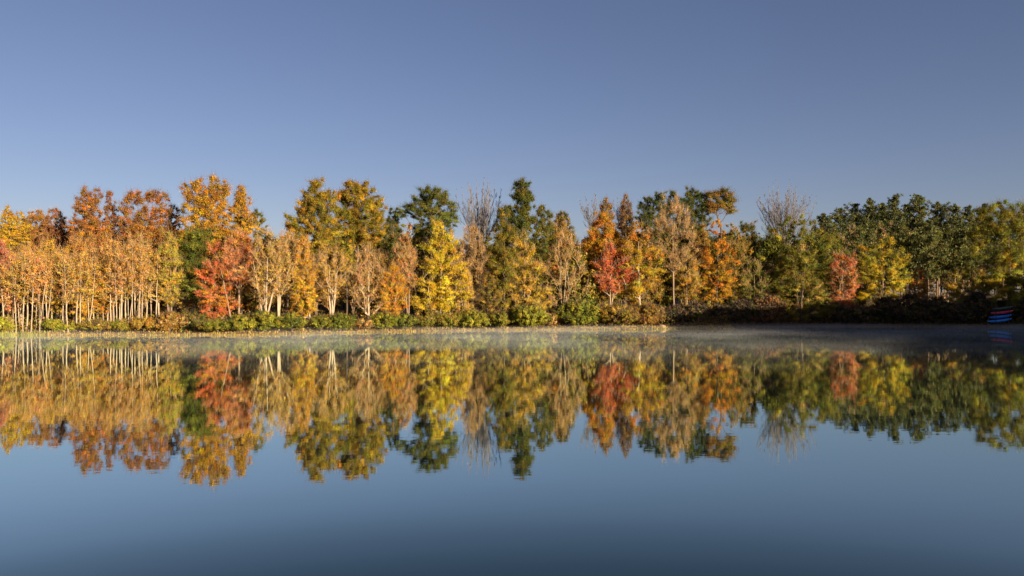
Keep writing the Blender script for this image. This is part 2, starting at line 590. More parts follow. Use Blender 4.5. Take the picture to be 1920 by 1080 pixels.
def bare_tree(name, label, px, D, top, w, fork, bark='grey', group=None, limbs=9, r_base=0.26, sweep=0.12, even=0.5, out=0.6, dome=0.6):
    """a leafless tree: limbs fan upward from the fork and split again and again"""
    x = wx(px, D)
    rt = root(name, x, D, label, 'tree', group)
    z0 = rt.location.z
    H = wz(top, D) - z0
    half = w * 0.5 * D / F
    zf = wz(fork, D) - z0
    A, B, RA, RB = [], [], [], []
    fA, fB, fRA, fRB = [], [], [], []

    def seg(a, b, r0, r1):
        if r0 > 0.03:
            A.append(a); B.append(b + (b - a) * 0.04); RA.append(r0); RB.append(r1)
        else:
            fA.append(a); fB.append(b); fRA.append(r0); fRB.append(r1)

    tl = [np.zeros(3)] + list(trunk_line(zf, (0, 0), 0.03, 8))
    for k in range(8):
        seg(tl[k], tl[k + 1], r_base * (1 - 0.35 * k / 8), r_base * (1 - 0.35 * (k + 1) / 8))

    def limb(p, d, L, r, lev):
        n = 6
        q = p.copy()
        for k in range(n):
            d = unit(d + R.normal(0, 0.07, 3) + np.array([0, 0, sweep]))
            q2 = q + d * L / n
            r2 = max(0.013, r * (1 - 0.8 * (k + 1) / n))
            seg(q, q2, max(0.015, r * (1 - 0.8 * k / n)), r2)
            if lev > 0 and k >= 1:
                for _ in range(2 if lev == 1 else R.integers(1, 3)):
                    a = R.uniform(0, 6.28)
                    side = unit(np.cross(d, np.array([math.cos(a), math.sin(a), 0.2])))
                    nd = unit(d + side * R.uniform(0.30, 0.6))
                    rem = 1 - k / n
                    limb(q2.copy(), nd, L * rem * R.uniform(0.4, 0.62), max(0.012, r2 * 0.62), lev - 1)
            q = q2

    for k in range(limbs):
        a = k * 2.399 + R.uniform(-0.3, 0.3)
        u = ((k + 0.6) / limbs) ** even
        st = tl[-1 - int(R.integers(0, 3))]
        end = np.array([half * u * math.cos(a), half * 0.75 * u * math.sin(a), zf + (H - zf) * math.sqrt(max(0.05, 1 - dome * u * u)) * R.uniform(0.9, 1.0)])
        dv = end - st
        ctl = st + dv * np.array([out, out, 0.34])
        r0 = r_base * R.uniform(0.26, 0.42)
        prev, n = st, 9
        L = np.linalg.norm(dv)
        for i in range(1, n + 1):
            t = i / n
            q = (1 - t) ** 2 * st + 2 * t * (1 - t) * ctl + t * t * end + R.normal(0, 0.012, 3) * L
            r2 = max(0.016, r0 * (1 - 0.85 * t))
            seg(prev, q, max(0.018, r0 * (1 - 0.85 * (i - 1) / n)), r2)
            d = unit(q - prev)
            if i > 1:
                for _ in range(2):
                    b = R.uniform(0, 6.28)
                    sd = unit(np.cross(d, np.array([math.cos(b), math.sin(b), 0.2])))
                    limb(q.copy(), unit(d + sd * R.uniform(0.3, 0.55)), L * (1.06 - t) * R.uniform(0.28, 0.44), max(0.018, r2 * 0.5), 1)
            prev = q
    V, Fq = tubes(np.array(A), np.array(B), np.array(RA), np.array(RB), 5)
    link_mesh('trunk', V, Fq, BARK[bark], rt, smooth=True)
    V, Fq = tubes(np.array(fA), np.array(fB), np.array(fRA), np.array(fRB), 3)
    link_mesh('crown', V, Fq, M_TWIG['grey' if bark == 'grey' else 'tan'], rt)
    return rt


def pine(label, px, D, top, w, low, group=None, pal=(('pine', 2.4), ('pinelight', 2.2), ('moss', .8), ('deep', .8)), dead=0, name='pine_tree'):
    x = wx(px, D)
    rt = root(name, x, D, label, 'pine', group)
    z0 = rt.location.z
    H = wz(top, D) - z0
    zb = max(1.0, wz(low, D) - z0)
    half = w * 0.5 * D / F
    n_w = int(np.clip((H - zb) / 0.8, 8, 30))
    A, B, RA, RB = [], [], [], []
    tl = [np.zeros(3)] + list(trunk_line(H * 0.985, (0, 0), 0.012, 12))
    r0 = 0.013 * H
    for k in range(12):
        A.append(tl[k]); B.append(tl[k + 1]); RA.append(r0 * (1 - 0.93 * k / 12)); RB.append(r0 * (1 - 0.93 * (k + 1) / 12))
    tufts, tdir = [], []
    ph = R.uniform(0, 6.28)
    side = R.uniform(0.75, 1.25, 8)
    for j in range(n_w):
        t = j / (n_w - 1)
        rmax = half * (0.05 + 1.55 * (1 - t) ** 0.6) * min(1, 3 * t + 0.45)
        nb = int(R.integers(4, 7))
        for b in range(nb):
            z = zb + (H - zb) * min(1, max(0, t * 0.97 + R.normal(0, 0.018)))
            a = ph + b * 6.283 / nb + j * 0.9 + R.uniform(-0.5, 0.5)
            L = rmax * R.uniform(0.45, 1.15) * side[int(a / 0.785) % 8] * (1.3 if R.uniform() < 0.08 else 1)
            rise = 0.12 + 0.75 * t + R.normal(0, 0.12)
            p = np.array([np.interp(z, [q[2] for q in tl], [q[0] for q in tl]), 0, z])
            d = np.array([math.cos(a), math.sin(a), rise])
            e = p + d * L
            e[2] -= 0.14 * L * (1 - t)
            mid_ = (p + e) / 2 + np.array([0, 0, 0.03 * L])
            A += [p, mid_]; B += [mid_, e]; RA += [0.05 * (1 - t) + 0.02, 0.03]; RB += [0.03, 0.012]
            for s in np.linspace(0.22, 1.0, max(3, int(L / 0.26))):
                for _ in range(2):
                    tufts.append(p + (e - p) * s + R.normal(0, 0.13 * L * s + 0.08, 3) * np.array([1, 1, 0.6]))
                    tdir.append(unit(d + np.array([0, 0, 0.5])))
    for k in range(dead):
        z = R.uniform(zb * 0.35, zb)
        a = R.uniform(0, 6.28)
        L = R.uniform(0.8, 2.2)
        p = np.array([0, 0, z])
        A.append(p); B.append(p + np.array([math.cos(a), math.sin(a), 0.12]) * L); RA.append(0.03); RB.append(0.01)
    V, Fq = tubes(np.array(A), np.array(B), np.array(RA), np.array(RB), 5)
    link_mesh('trunk', V, Fq, BARK['pine'], rt, smooth=True)
    T, DR = np.array(tufts), np.array(tdir)
    nn = 15
    ci = np.repeat(np.arange(len(T)), nn)
    d = unit(R.normal(size=(len(ci), 3)) + 0.8 * DR[ci])
    Pp = T[ci] + d * R.uniform(0.05, 0.42, (len(ci), 1))
    side = unit(np.cross(d, R.normal(size=(len(ci), 3))))
    ln = R.uniform(0.16, 0.32, (len(ci), 1))
    V = np.stack([Pp - d * ln, Pp + side * ln * 0.22, Pp + d * ln, Pp - side * ln * 0.22], axis=1).reshape(-1, 3)
    Fq = np.arange(len(V)).reshape(-1, 4)
    col = pick(pal, len(T), 0.2)[ci] * np.exp(R.normal(0, 0.15, (len(ci), 1)))
    link_mesh('crown', V, Fq, M_LEAF, rt, np.repeat(col, 4, axis=0))
    return rt


def shrub(label, px, D, top, w, pal, group='shrubs along the shore', leaf=0.085, bark='brown', twigs=4, density=1.0, clump=None, cat='shrub', prof='round', flat=0.8, name='shrub', K=None):
    x = wx(px, D)
    z0 = gz(x, D) - 0.03
    bottom = YH + (CAM_H - z0) * F / D
    low = bottom - 0.02 * (bottom - top)
    return tree(name, label, px, D, top, w, low, pal, cat, group, prof=prof, stems=5, spread=0.35, bark=bark, leaf=leaf, density=density * 1.4,
                twigs=twigs, r_base=0.10, clump=clump or 0.42, voids=0, crown_name='foliage', trunk_name='stems', flat=flat, up=0.2, depth=0.8, K=K)


def sD(px, off=0.0):
    """distance of the shore along an image column, plus a step inland"""
    D = 120.0
    for _ in range(12):
        D = float(shore(np.array([wx(px, D)]))[0])
    return D + off


G_BACK = 'background trees of the lakeside wood'
G_SLIM = 'slender pale trunks on the left shore'

# ---- the wood behind: rows of trees that fill the gaps up to the skyline
SKY = ([-60, 0, 120, 200, 330, 430, 520, 560, 720, 790, 860, 940, 1000, 1085, 1130, 1230, 1330, 1420, 1500, 1560],
       [410, 408, 402, 402, 405, 415, 424, 425, 408, 408, 432, 425, 420, 425, 408, 400, 415, 420, 418, 412])


def back_region(px):
    if px < 140:
        return (('rust', 3), ('brick', 1.5), ('orange', 1), ('bronze', 1)), 'rust-brown autumn tree at the back of the wood on the far left', 'tan'
    if px < 330:
        return (('rust', 3), ('orange', 1.4), ('bronze', 1.5), ('amber', .7)), 'orange-brown tree behind the grove of slender pale trunks', 'tan'
    if px < 530:
        return (('bronze', 2), ('olive', 2), ('gold', 1), ('rust', 1)), 'bronze and olive tree behind the red maple-like tree', 'brown'
    if px < 760:
        return (('olive', 3), ('moss', 2), ('bronze', 1.6), ('green', 1)), 'olive-bronze tree in the wood below the two big green-gold crowns', 'brown'
    if px < 940:
        return (('moss', 2), ('olive', 2), ('bronze', 1), ('brown', 1.2), ('rust', .6)), 'olive and brown tree behind the bright yellow tree', 'brown'
    if px < 1090:
        return (('moss', 3), ('olive', 2), ('green', 1), ('bronze', .8)), 'mossy green tree behind the pale gold tree in the middle', 'brown'
    if px < 1240:
        return (('bronze', 2), ('rust', 1.5), ('amber', 1), ('moss', 1.2), ('brown', 1)), 'bronze-brown tree behind the red and yellow pair', 'brown'
    if px < 1420:
        return (('green', 2), ('olive', 2), ('bronze', 1.5), ('moss', 1.5), ('rust', .5)), 'green and bronze tree behind the orange column tree', 'brown'
    return (('green', 2), ('moss', 2), ('olive', 1.5), ('brown', .6)), 'dark green tree of the wood under the round bare crown', 'brown'


def back_wood():
    for row, (D0, step, dy) in enumerate(((133, 46, 26), (147, 50, 10), (163, 58, 6))):
        px = -70 + row * 17
        while px < 1570:
            D = D0 + R.uniform(-4, 4) + (12 if px > 1100 else 0)
            p = px + R.uniform(-10, 10)
            top = float(np.interp(p, *SKY)) + dy + R.uniform(0, 22)
            pal, label, bark = back_region(p)
            tree('woodland_tree', label, p, D, top, R.uniform(62, 86), 585 - row * 40, pal, 'tree', G_BACK, bark=bark, leaf=0.2,
                 density=0.8, twigs=2, K=int(80 - row * 10), clump=1.1, prof=('oval', 'tall', 'column')[int(R.integers(0, 3))])
            px += step


    px = -80
    while px < 1570:                                   # the last row, leafed to the ground
        p = px + R.uniform(-8, 8)
        pal, label, bark = back_region(p)
        tree('woodland_tree', label, p, 182 + R.uniform(-5, 5), float(np.interp(p, *SKY)) + 22 + R.uniform(0, 14), 96, 600, pal, 'tree', G_BACK, bark=bark, leaf=0.22,
             density=0.8, twigs=1, K=56, clump=1.7, prof='column')
        px += 66
    px = -50
    while px < 1235:                                   # the half-bare middle storey just behind the front trees
        p = px + R.uniform(-9, 9)
        if p < 345:
            pal, where = ((('gold', 2), ('ochre', 1.6), ('amber', .8)), (('peach', 2), ('amber', 1.6), ('gold', 1)), (('amber', 1.6), ('orange', 1), ('peach', 1.6)))[int(R.integers(3))], 'behind the slender pale trunks on the left'
        elif p < 780:
            pal, where = (('tan', 2), ('peach', 2), ('ochre', 1.4), ('gold', .7), ('rust', .5)), 'between the bright red and the bright yellow trees'
        elif p < 1100:
            pal, where = (('tan', 1.5), ('ochre', 1.5), ('bronze', 1.5), ('olive', 1.4)), 'behind the pale gold tree in the middle'
        elif p < 1330:
            pal, where = (('bronze', 2), ('ochre', 1.2), ('rust', 1), ('olive', 1.4), ('amber', .6)), 'behind the split red tree and the tall tan tree'
        else:
            pal, where = (('olive', 2), ('moss', 2), ('bronze', 1), ('tan', .6)), 'behind the shaded right bank'
        tree('woodland_tree', 'half-bare twiggy tree ' + where, p, sD(p, R.uniform(7.5, 11)), R.uniform(462, 500) + (12 if p > 1330 else 0), R.uniform(50, 68),
             R.uniform(570, 600) - (35 if p < 345 else 0), pal, 'tree', 'half-bare middle storey of the wood', bark='pale' if p < 345 else 'tan', density=.62, twigs=3, K=70, stems=2, spread=.06, r_base=.11)
        px += 45


back_wood()

# ---- skyline trees, left to right
BR = 'brown'
rustmix = (('rust', 3), ('brick', 1.3), ('orange', 1.1), ('bronze', 1.2))
tree('autumn_tree', 'narrow golden tree with a pointed top at the far left skyline', 14, 124, 385, 40, 470, (('gold', 2), ('yellow', 1.4), ('amber', 1), ('olive', .8)), bark=BR, prof='tall')
tree('autumn_tree', 'golden-yellow round top next to the leftmost skyline tip', 38, 126, 396, 34, 470, (('gold', 2), ('yellow', 1), ('bronze', 1.2)), bark=BR)
tree('autumn_tree', 'dull rust-brown dome to the right of the leftmost golden tops', 68, 130, 392, 52, 520, (('rust', 3), ('brick', 1), ('bronze', 1), ('peach', .5)), bark='tan', prof='round')
tree('autumn_tree', 'wine-brown low dome left of the tall rust tree with fingered top', 104, 131, 391, 50, 510, (('brick', 2.5), ('rust', 2.2), ('rose', .6)), bark='tan', prof='round')
tree('autumn_tree', 'tall rust tree with a two-fingered top left of the sky gap', 169, 121, 351, 62, 500, rustmix, bark=BR,
     lobes=[(-21, 385, 9, 18), (-8, 366, 10, 15), (10, 367, 11, 15), (0, 395, 22, 22), (-14, 425, 26, 26), (14, 430, 24, 28), (0, 470, 28, 28)], density=.9)
tree('autumn_tree', 'thin rust tree with a small separate tip beside the sky gap', 206, 123, 358, 34, 480, (('rust', 3), ('brick', 2), ('rose', .4)), bark=BR,
     lobes=[(0, 371, 7, 13), (3, 397, 13, 16), (8, 425, 17, 20), (0, 460, 20, 22)], density=.75)
tree('autumn_tree', 'broad rust tree with sky showing through its upper branches', 268, 121, 357, 80, 480, rustmix, bark=BR,
     lobes=[(-22, 370, 15, 13), (-2, 371, 16, 13), (20, 370, 15, 14), (34, 370, 12, 12), (-32, 390, 13, 14), (2, 398, 18, 13), (30, 396, 16, 20), (-26, 425, 22, 26), (6, 430, 26, 26), (26, 430, 20, 24)], density=.6)
tree('autumn_tree', 'small dark rust tree at the left foot of the tall gold-orange tree', 322, 122, 372, 34, 470, (('rust', 2), ('brick', 2), ('bronze', 1)), bark=BR, density=.8)
tree('autumn_tree', 'tallest gold-orange tree of the left skyline with an open airy top', 385, 118, 330, 94, 500,
     (('gold', 2.5), ('amber', 1.8), ('bronze', 1), ('yellow', .7)), bark=BR, hi=(('rust', 1.6), ('amber', 1.4), ('bronze', 1), ('gold', 1)),
     lobes=[(16, 340, 10, 11), (-14, 346, 13, 12), (-34, 360, 12, 16), (24, 358, 16, 18), (0, 366, 22, 20), (34, 354, 10, 12), (-18, 390, 26, 24), (16, 392, 28, 26), (-24, 430, 22, 28), (12, 432, 24, 30), (0, 470, 30, 25)], density=.8)
tree('autumn_tree', 'pointed orange-gold tree right of the tallest gold-orange tree', 452, 119, 347, 60, 470,
     (('amber', 2), ('gold', 2), ('bronze', 1.5), ('rust', .8)), bark=BR,
     lobes=[(0, 358, 9, 12), (4, 376, 16, 15), (-4, 396, 20, 18), (-14, 425, 24, 20), (10, 420, 22, 20), (-6, 455, 26, 22)], density=.95)
tree('leafy_tree', 'small dark green crown tucked right of the pointed orange-gold tree', 483, 121, 392, 30, 450, (('moss', 2), ('green', 2), ('olive', 1)), bark=BR)
tree('leafy_tree', 'big layered green-gold tree, left one of the high pair', 593, 121, 332, 92, 520,
     (('olive', 2.4), ('bronze', 2.2), ('moss', 1.2), ('gold', 1.2)), bark=BR,
     lobes=[(2, 345, 15, 13), (4, 362, 24, 16), (-18, 376, 18, 14), (26, 374, 14, 16), (-2, 388, 34, 18), (26, 402, 26, 20), (-30, 406, 24, 16), (-30, 425, 28, 20), (10, 425, 34, 22), (-12, 455, 40, 24), (26, 455, 26, 26)], density=1.25)
tree('leafy_tree', 'big round-shouldered green-gold tree, right one of the high pair', 672, 123, 340, 92, 520,
     (('olive', 2.6), ('bronze', 2.4), ('moss', 1), ('gold', 1)), bark=BR,
     lobes=[(-10, 351, 18, 12), (12, 357, 19, 14), (-24, 368, 17, 16), (2, 374, 30, 20), (28, 386, 20, 18), (-24, 400, 26, 20), (14, 405, 34, 22), (38, 415, 14, 22), (-16, 432, 30, 22), (18, 440, 32, 24)], density=1.25)
tree('leafy_tree', 'dark green rounded tree in the dip right of the green-gold pair', 736, 128, 388, 44, 500, (('moss', 2), ('green', 2), ('deep', 1), ('bronze', .6)), bark=BR)
tree('leafy_tree', 'dark green oak-like tree with a long low branch to its left', 808, 126, 348, 96, 430,
     (('green', 3), ('moss', 1.6), ('leaf', .8), ('deep', .6)), bark=BR,
     lobes=[(-6, 362, 17, 13), (16, 361, 18, 12), (-16, 378, 20, 14), (8, 382, 30, 18), (32, 388, 16, 18), (-46, 391, 16, 8), (-26, 400, 20, 12), (12, 408, 34, 20), (36, 412, 14, 14), (-58, 399, 11, 9), (0, 432, 36, 16)], voids=1, density=1.1)
bare_tree('bare_tree', 'tall bare grey tree with a vase of long upright twigs at mid skyline', 900, 132, 333, 100, 452, limbs=20, r_base=0.34, even=0.6, out=0.75, dome=0.35)
tree('leafy_tree', 'tall dark green tree with a round knob top right of the vase-shaped bare tree', 978, 129, 337, 62, 500,
     (('green', 3), ('moss', 2), ('deep', 1), ('olive', .8)), bark=BR,
     lobes=[(2, 352, 17, 14), (8, 370, 17, 12), (-12, 366, 10, 9), (2, 388, 14, 12), (-26, 402, 16, 16), (4, 415, 22, 20), (-14, 440, 26, 22)], density=1.15)
tree('leafy_tree', 'mid green sloping tree right of the knob-topped dark green tree', 1016, 131, 384, 56, 500, (('moss', 3), ('olive', 2), ('green', 2)), bark=BR, density=1.05)
tree('leafy_tree', 'low dark green dome at the foot of the skyline gap', 1055, 134, 395, 42, 470, (('green', 2), ('deep', 2), ('moss', 1)), bark=BR, prof='round')
bare_tree('bare_tree', 'bare spreading tree leaning out above the skyline gap', 1108, 150, 353, 66, 425, limbs=8, r_base=0.2)
bare_tree('bare_tree', 'small bare tree poking up between the brown spires', 1166, 152, 357, 44, 410, limbs=7, r_base=0.17)
tree('autumn_tree', 'brown spire-topped tree left of the small bare tree', 1137, 140, 370, 40, 440, (('brown', 2), ('bronze', 1.5), ('rust', 1.2), ('tan', .5)), bark=BR, prof='tall', density=.7, twigs=6)
tree('autumn_tree', 'brown spire-topped tree right of the small bare tree', 1173, 141, 364, 36, 440, (('brown', 2), ('rust', 1.5), ('bronze', 1), ('tan', .5)), bark=BR, prof='tall', density=.65, twigs=6)
tree('leafy_tree', 'dark green crown behind the left side of the tall thin-leaved tan tree', 1222, 147, 362, 52, 460, (('green', 3), ('deep', 2), ('moss', 1)), bark=BR,
     lobes=[(-10, 380, 16, 14), (12, 370, 15, 11), (-14, 405, 18, 18), (10, 400, 22, 22), (0, 440, 26, 24)])
tree('leafy_tree', 'dark green crown directly behind the tall thin-leaved tan tree', 1262, 149, 357, 48, 460, (('green', 3), ('deep', 1.5), ('moss', 1.4)), bark=BR)
tree('leafy_tree', 'dark green lobed crown right of the tall thin-leaved tan tree', 1304, 148, 353, 62, 480, (('green', 3), ('moss', 1.6), ('deep', 1.5)), bark=BR,
     lobes=[(-8, 364, 12, 11), (8, 374, 14, 13), (-18, 384, 16, 14), (18, 388, 12, 14), (0, 410, 28, 22), (0, 450, 30, 26)])
tree('autumn_tree', 'open rust-green tree on a bare stalk standing clear of the skyline', 1354, 147, 357, 46, 402, (('bronze', 1.6), ('moss', 2), ('rust', .8), ('brown', 1.4)), bark='brown', base_px=1352, r_base=.14,
     lobes=[(6, 364, 15, 8), (-16, 367, 11, 9), (10, 378, 13, 9), (-8, 382, 12, 8), (14, 393, 9, 6), (-20, 388, 10, 11)], density=1.1, clump=.8, K=60)
bare_tree('bare_tree', 'round fan-shaped bare tree alone above the right-hand wood', 1470, 152, 338, 120, 425, bark='grey', limbs=28, r_base=0.32, even=0.5, out=0.72, dome=0.62)
tree('leafy_tree', 'dark olive dome left of the round bare tree', 1402, 148, 412, 48, 540, (('moss', 2), ('green', 2), ('deep', 1), ('bronze', .8)), bark=BR, prof='round')
tree('leafy_tree', 'broad green dome in front of the round bare tree', 1500, 145, 403, 124, 570, (('green', 1), ('moss', 1.2), ('leaf', 2.4), ('olive', 2), ('lime', .6)), bark=BR, prof='round', density=1.25, K=200, clump=.85, voids=2)
tree('leafy_tree', 'mid green tree on the left shoulder of the broad green dome', 1448, 146, 425, 60, 570, (('moss', 2), ('green', 1.6), ('bronze', .8), ('olive', 1)), bark=BR)

# ---- pines on the rise to the right
GP = 'dark pines on the rise at the right'
for i, (px, top, w, D) in enumerate(((1545, 402, 46, 188), (1576, 391, 50, 190), (1604, 384, 48, 192), (1631, 374, 46, 190), (1655, 384, 50, 197), (1676, 366, 44, 188),
                                     (1700, 383, 48, 196), (1724, 368, 50, 187), (1757, 381, 52, 192), (1790, 384, 48, 188), (1816, 388, 46, 191), (1845, 384, 46, 193),
                                     (1880, 392, 50, 194), (1925, 395, 50, 196))):
    lab = {1576: 'dark pine with bare forked limbs showing on its left flank', 1631: 'pine with a sharp tip third along the pine row', 1676: 'tallest pine with the highest spire tip in the pine row',
           1724: 'full-topped pine right of the tallest spire', 1757: 'dark pine in the dip right of the full-topped pine', 1816: 'last pine before the big yellow-green tree'}.get(px, 'dark green pine among the row of pines on the rise at the right')
    pine(lab, px, D, top, w, 505, GP, dead=8)
for px, top, D in ((1618, 425, 176), (1690, 420, 174), (1740, 415, 172), (1777, 425, 174), (1812, 430, 173)):
    lab = {1740: 'sunlit pine with a straight bare lower trunk behind the orange sapling', 1777: 'sunlit pine with a pale reddish trunk left of the olive-gold tree'}.get(px, 'grey-green pine in front of the dark pine row')
    pine(lab, px, D, top, 56, 520, 'pines in front of the pine row', dead=16, pal=(('pine', 2), ('pinelight', 3), ('moss', 1)))
for px, D, top, w in ((1600, 180, 425, 60), (1650, 182, 420, 60), (1705, 180, 435, 64), (1760, 180, 430, 60), (1810, 178, 440, 60), (1580, 172, 445, 50)):
    tree('woodland_tree', 'grey-brown half-bare tree under the pines on the right', px, D, top, w, 570, (('brown', 2), ('moss', 1.2), ('tan', 1), ('pinelight', 1)), 'tree', 'half-bare trees under the pines', density=.5, twigs=8, leaf=.16, K=60, bark='tan')

for px, top, D in ((1560, 430, 208), (1610, 425, 212), (1660, 430, 206), (1715, 428, 212), (1765, 430, 207), (1815, 432, 211), (1865, 430, 206), (1915, 432, 211), (1965, 430, 207)):
    tree('woodland_tree', 'dark tree closing the wood behind the pine row on the right', px, D, top, 86, 590, (('moss', 2), ('brown', 1.5), ('pine', 1.5), ('olive', 1)), 'tree', 'trees behind the pine row', bark=BR, prof='column', density=.8, twigs=2, leaf=.2, K=70, clump=1.5)

# ---- middle rows
tan = (('tan', 2.5), ('peach', 2), ('ochre', 1.2), ('rust', .5))
tree('leafy_tree', 'deep green tree left of the red tree, dark against the orange wood', 366, 114.5, 428, 64, 575, (('leaf', 1.6), ('green', 3), ('moss', 1.6)), bark=BR, density=1.15,
     lobes=[(8, 442, 24, 14), (-4, 464, 26, 16), (-10, 490, 24, 16), (6, 505, 26, 16), (-10, 530, 24, 18), (4, 550, 24, 18)])
tree('autumn_tree', 'olive-yellow tree with thin pale stems left of the deep green tree', 318, 112.5, 434, 56, 575, (('ochre', 1.5), ('lime', 2), ('gold', 1), ('olive', 1.2)), bark='tan', stems=3, density=.7, twigs=5)
tree('autumn_tree', 'bright red tree leafed down to the ground beside the left shrubs', 404, 111.5, 452, 66, 604, (('scarlet', 2.6), ('salmon', 1.2), ('orange', 2), ('amber', 1.4)), bark='tan', base_px=436, lean=0,
     hi=(('scarlet', 2), ('salmon', 1.5), ('orange', 1)), prof='column', density=.95, K=110, voids=7)
tree('autumn_tree', 'salmon-orange thin-leaved tree rising behind the bright red tree', 448, 113.5, 430, 70, 540, (('salmon', 2.5), ('orange', 1.6), ('peach', 1)), bark='tan', density=.7, twigs=6, twig='rose')
tree('autumn_tree', 'nearly bare tan tree with a pale forked trunk right of the red tree', 500, 110.5, 428, 72, 575, (('tan', 1), ('ochre', 2), ('gold', 1.4), ('peach', .8), ('rust', .5)), bark='pale', stems=4, spread=.2, density=.17, twigs=5, voids=6, r_base=.24, base_px=497)
tree('slender_tree', 'tan-leaved tree on a pair of straight white stems', 523, 111, 440, 52, 560, (('ochre', 1.4), ('gold', 1.6), ('peach', 1), ('olive', .6)), bark='pale', stems=2, spread=.03, density=.24, twigs=5, r_base=.17)
tree('autumn_tree', 'rosy thin-leaved tree behind the pair of straight white stems', 540, 116, 432, 54, 560, (('salmon', 1), ('rose', .6), ('tan', 2), ('ochre', 1)), bark='tan', density=.3, twigs=6, twig='tan')
tree('autumn_tree', 'narrow orange-yellow tree with gold skirts over the left shrubs', 570, 110.5, 440, 50, 600, (('gold', 2.4), ('yellow', 1.6), ('amber', 1.2)), bark='pale', base_px=581, hi=(('peach', 1.4), ('amber', 2), ('gold', 1)),
     prof='column', density=.85, twigs=4)
tree('autumn_tree', 'pale tan tree on several thin white stems below the green-gold pair', 622, 111.5, 458, 70, 560, (('peach', 1), ('ochre', 1.6), ('gold', 1.2), ('amber', .8), ('tan', .8)), bark='pale', stems=5, spread=.1, density=.2, twigs=5, voids=6, r_base=.22)
tree('leafy_tree', 'small yellow-green crown peeping out under the right big green-gold tree', 650, 118, 450, 40, 520, (('lime', 2), ('gold', 1), ('olive', 1)), bark=BR)
tree('autumn_tree', 'pinkish tan twiggy tree whose pale trunk stands at the water edge', 691, 115.6, 458, 70, 598, (('salmon', .8), ('peach', 1.4), ('tan', 1.6), ('ochre', 1)), bark='pale', density=.16, twigs=6, twig='tan', voids=6, r_base=.2)
tree('autumn_tree', 'low orange-yellow sapling arching over the green shrubs', 736, 118.5, 488, 56, 605, (('gold', 2), ('amber', 2.4), ('orange', 1)), bark='tan', density=.75, twigs=4, stems=2)
tree('autumn_tree', 'thin russet tree left of the bright yellow tree', 758, 121.5, 436, 54, 560, (('rust', 1.6), ('salmon', .6), ('amber', 1), ('tan', 1.4)), bark='tan', density=.4, twigs=8, twig='tan', voids=6, base_px=766, stems=2, spread=.05)
tree('autumn_tree', 'brightest yellow tree with a pointed crown in the middle of the shore', 826, 121.8, 417, 100, 598, (('lemon', 2.6), ('yellow', 3), ('gold', 1)), bark='pale', prof='cone', density=1.0, K=130, twigs=4,
     lobes=[(-6, 430, 14, 13), (6, 448, 24, 16), (-14, 462, 22, 15), (14, 478, 26, 18), (-12, 500, 32, 18), (20, 510, 30, 20), (-20, 535, 34, 18), (14, 545, 36, 20), (-28, 570, 26, 14), (8, 574, 30, 14)])
tree('autumn_tree', 'small yellow tree hugging the right side of the brightest yellow tree', 869, 121.5, 492, 46, 600, (('yellow', 2), ('gold', 1.6), ('peach', 1)), bark='pale', stems=3, spread=.08, density=.6, twigs=6)
tree('autumn_tree', 'brown twiggy tree under the vase-shaped bare tree', 884, 126, 424, 62, 570, (('brown', 2), ('tan', 1.6), ('rust', 1)), bark='tan', density=.3, twigs=11, twig='tan')
tree('leafy_tree', 'dark olive tree filling the hollow below the knob-topped green tree', 944, 126, 398, 62, 580, (('moss', 2), ('olive', 2.4), ('bronze', .8)), bark=BR)
tree('autumn_tree', 'brown bushy thicket tree between the yellow and the pale gold trees', 915, 124.8, 510, 56, 605, (('brown', 2.4), ('bronze', 1.5), ('olive', 1)), bark=BR, density=.8, twigs=7)
tree('autumn_tree', 'pale gold airy tree in the middle of the shore', 984, 126.5, 432, 104, 598, (('gold', 2), ('ochre', 2.2), ('yellow', 1.2)), bark='tan', prof='cone', density=.62, K=125, twigs=7,
     lobes=[(-6, 446, 14, 14), (-4, 470, 24, 18), (10, 495, 32, 20), (-20, 505, 28, 18), (0, 530, 42, 20), (-24, 550, 30, 18), (24, 556, 34, 20), (0, 575, 40, 16)])
tree('autumn_tree', 'nearly bare salmon-tan tree with fanned twigs and two pale stems', 1060, 128.5, 436, 84, 590, (('peach', 2), ('salmon', .5), ('tan', 1.5), ('ochre', 1)), bark='pale', base_px=1053, stems=2, spread=.05, density=.12, twigs=9, twig='tan', voids=5, prof='oval', K=110)
tree('autumn_tree', 'bronze tree with orange patches behind the nearly bare salmon-tan tree', 1050, 133, 405, 64, 540, (('bronze', 2), ('rust', 1.6), ('olive', 1), ('orange', .5)), bark='tan', density=.6, twigs=6)
tree('autumn_tree', 'orange tree above the red tree right of centre', 1130, 133.5, 396, 78, 540, (('amber', 2.4), ('orange', 1.4), ('gold', 1.4), ('bronze', 1)), bark=BR)
tree('autumn_tree', 'red tree with a split crown on a thin pale trunk right of centre', 1150, 129.3, 453, 76, 562, (('red', 1), ('scarlet', 2), ('salmon', 1.4), ('orange', 1)), bark='pale', base_px=1144, stems=2, spread=.04, density=.5, voids=6, twigs=5, twig='rose',
     lobes=[(-8, 470, 12, 14), (22, 482, 14, 16), (-18, 498, 18, 14), (4, 500, 20, 16), (24, 515, 18, 14), (-22, 520, 14, 10), (0, 535, 22, 12)])
tree('autumn_tree', 'yellow-green and orange tree on a single pale trunk beside the split red tree', 1196, 129.6, 414, 84, 560, (('yellow', 2), ('gold', 2), ('lime', 1.2), ('amber', .8)), bark='pale', base_px=1201, hi=(('amber', 1.6), ('orange', 1), ('bronze', 1)),
     prof='oval', density=1.0, K=125, r_base=.15)
tree('autumn_tree', 'tall thin-leaved tan tree on a long slim trunk', 1263, 134.5, 367, 84, 510, (('tan', 2.2), ('brown', 1.2), ('peach', .8), ('rust', .8)), bark='tan', density=.26, twigs=14, K=130, r_base=.14, prof='oval')
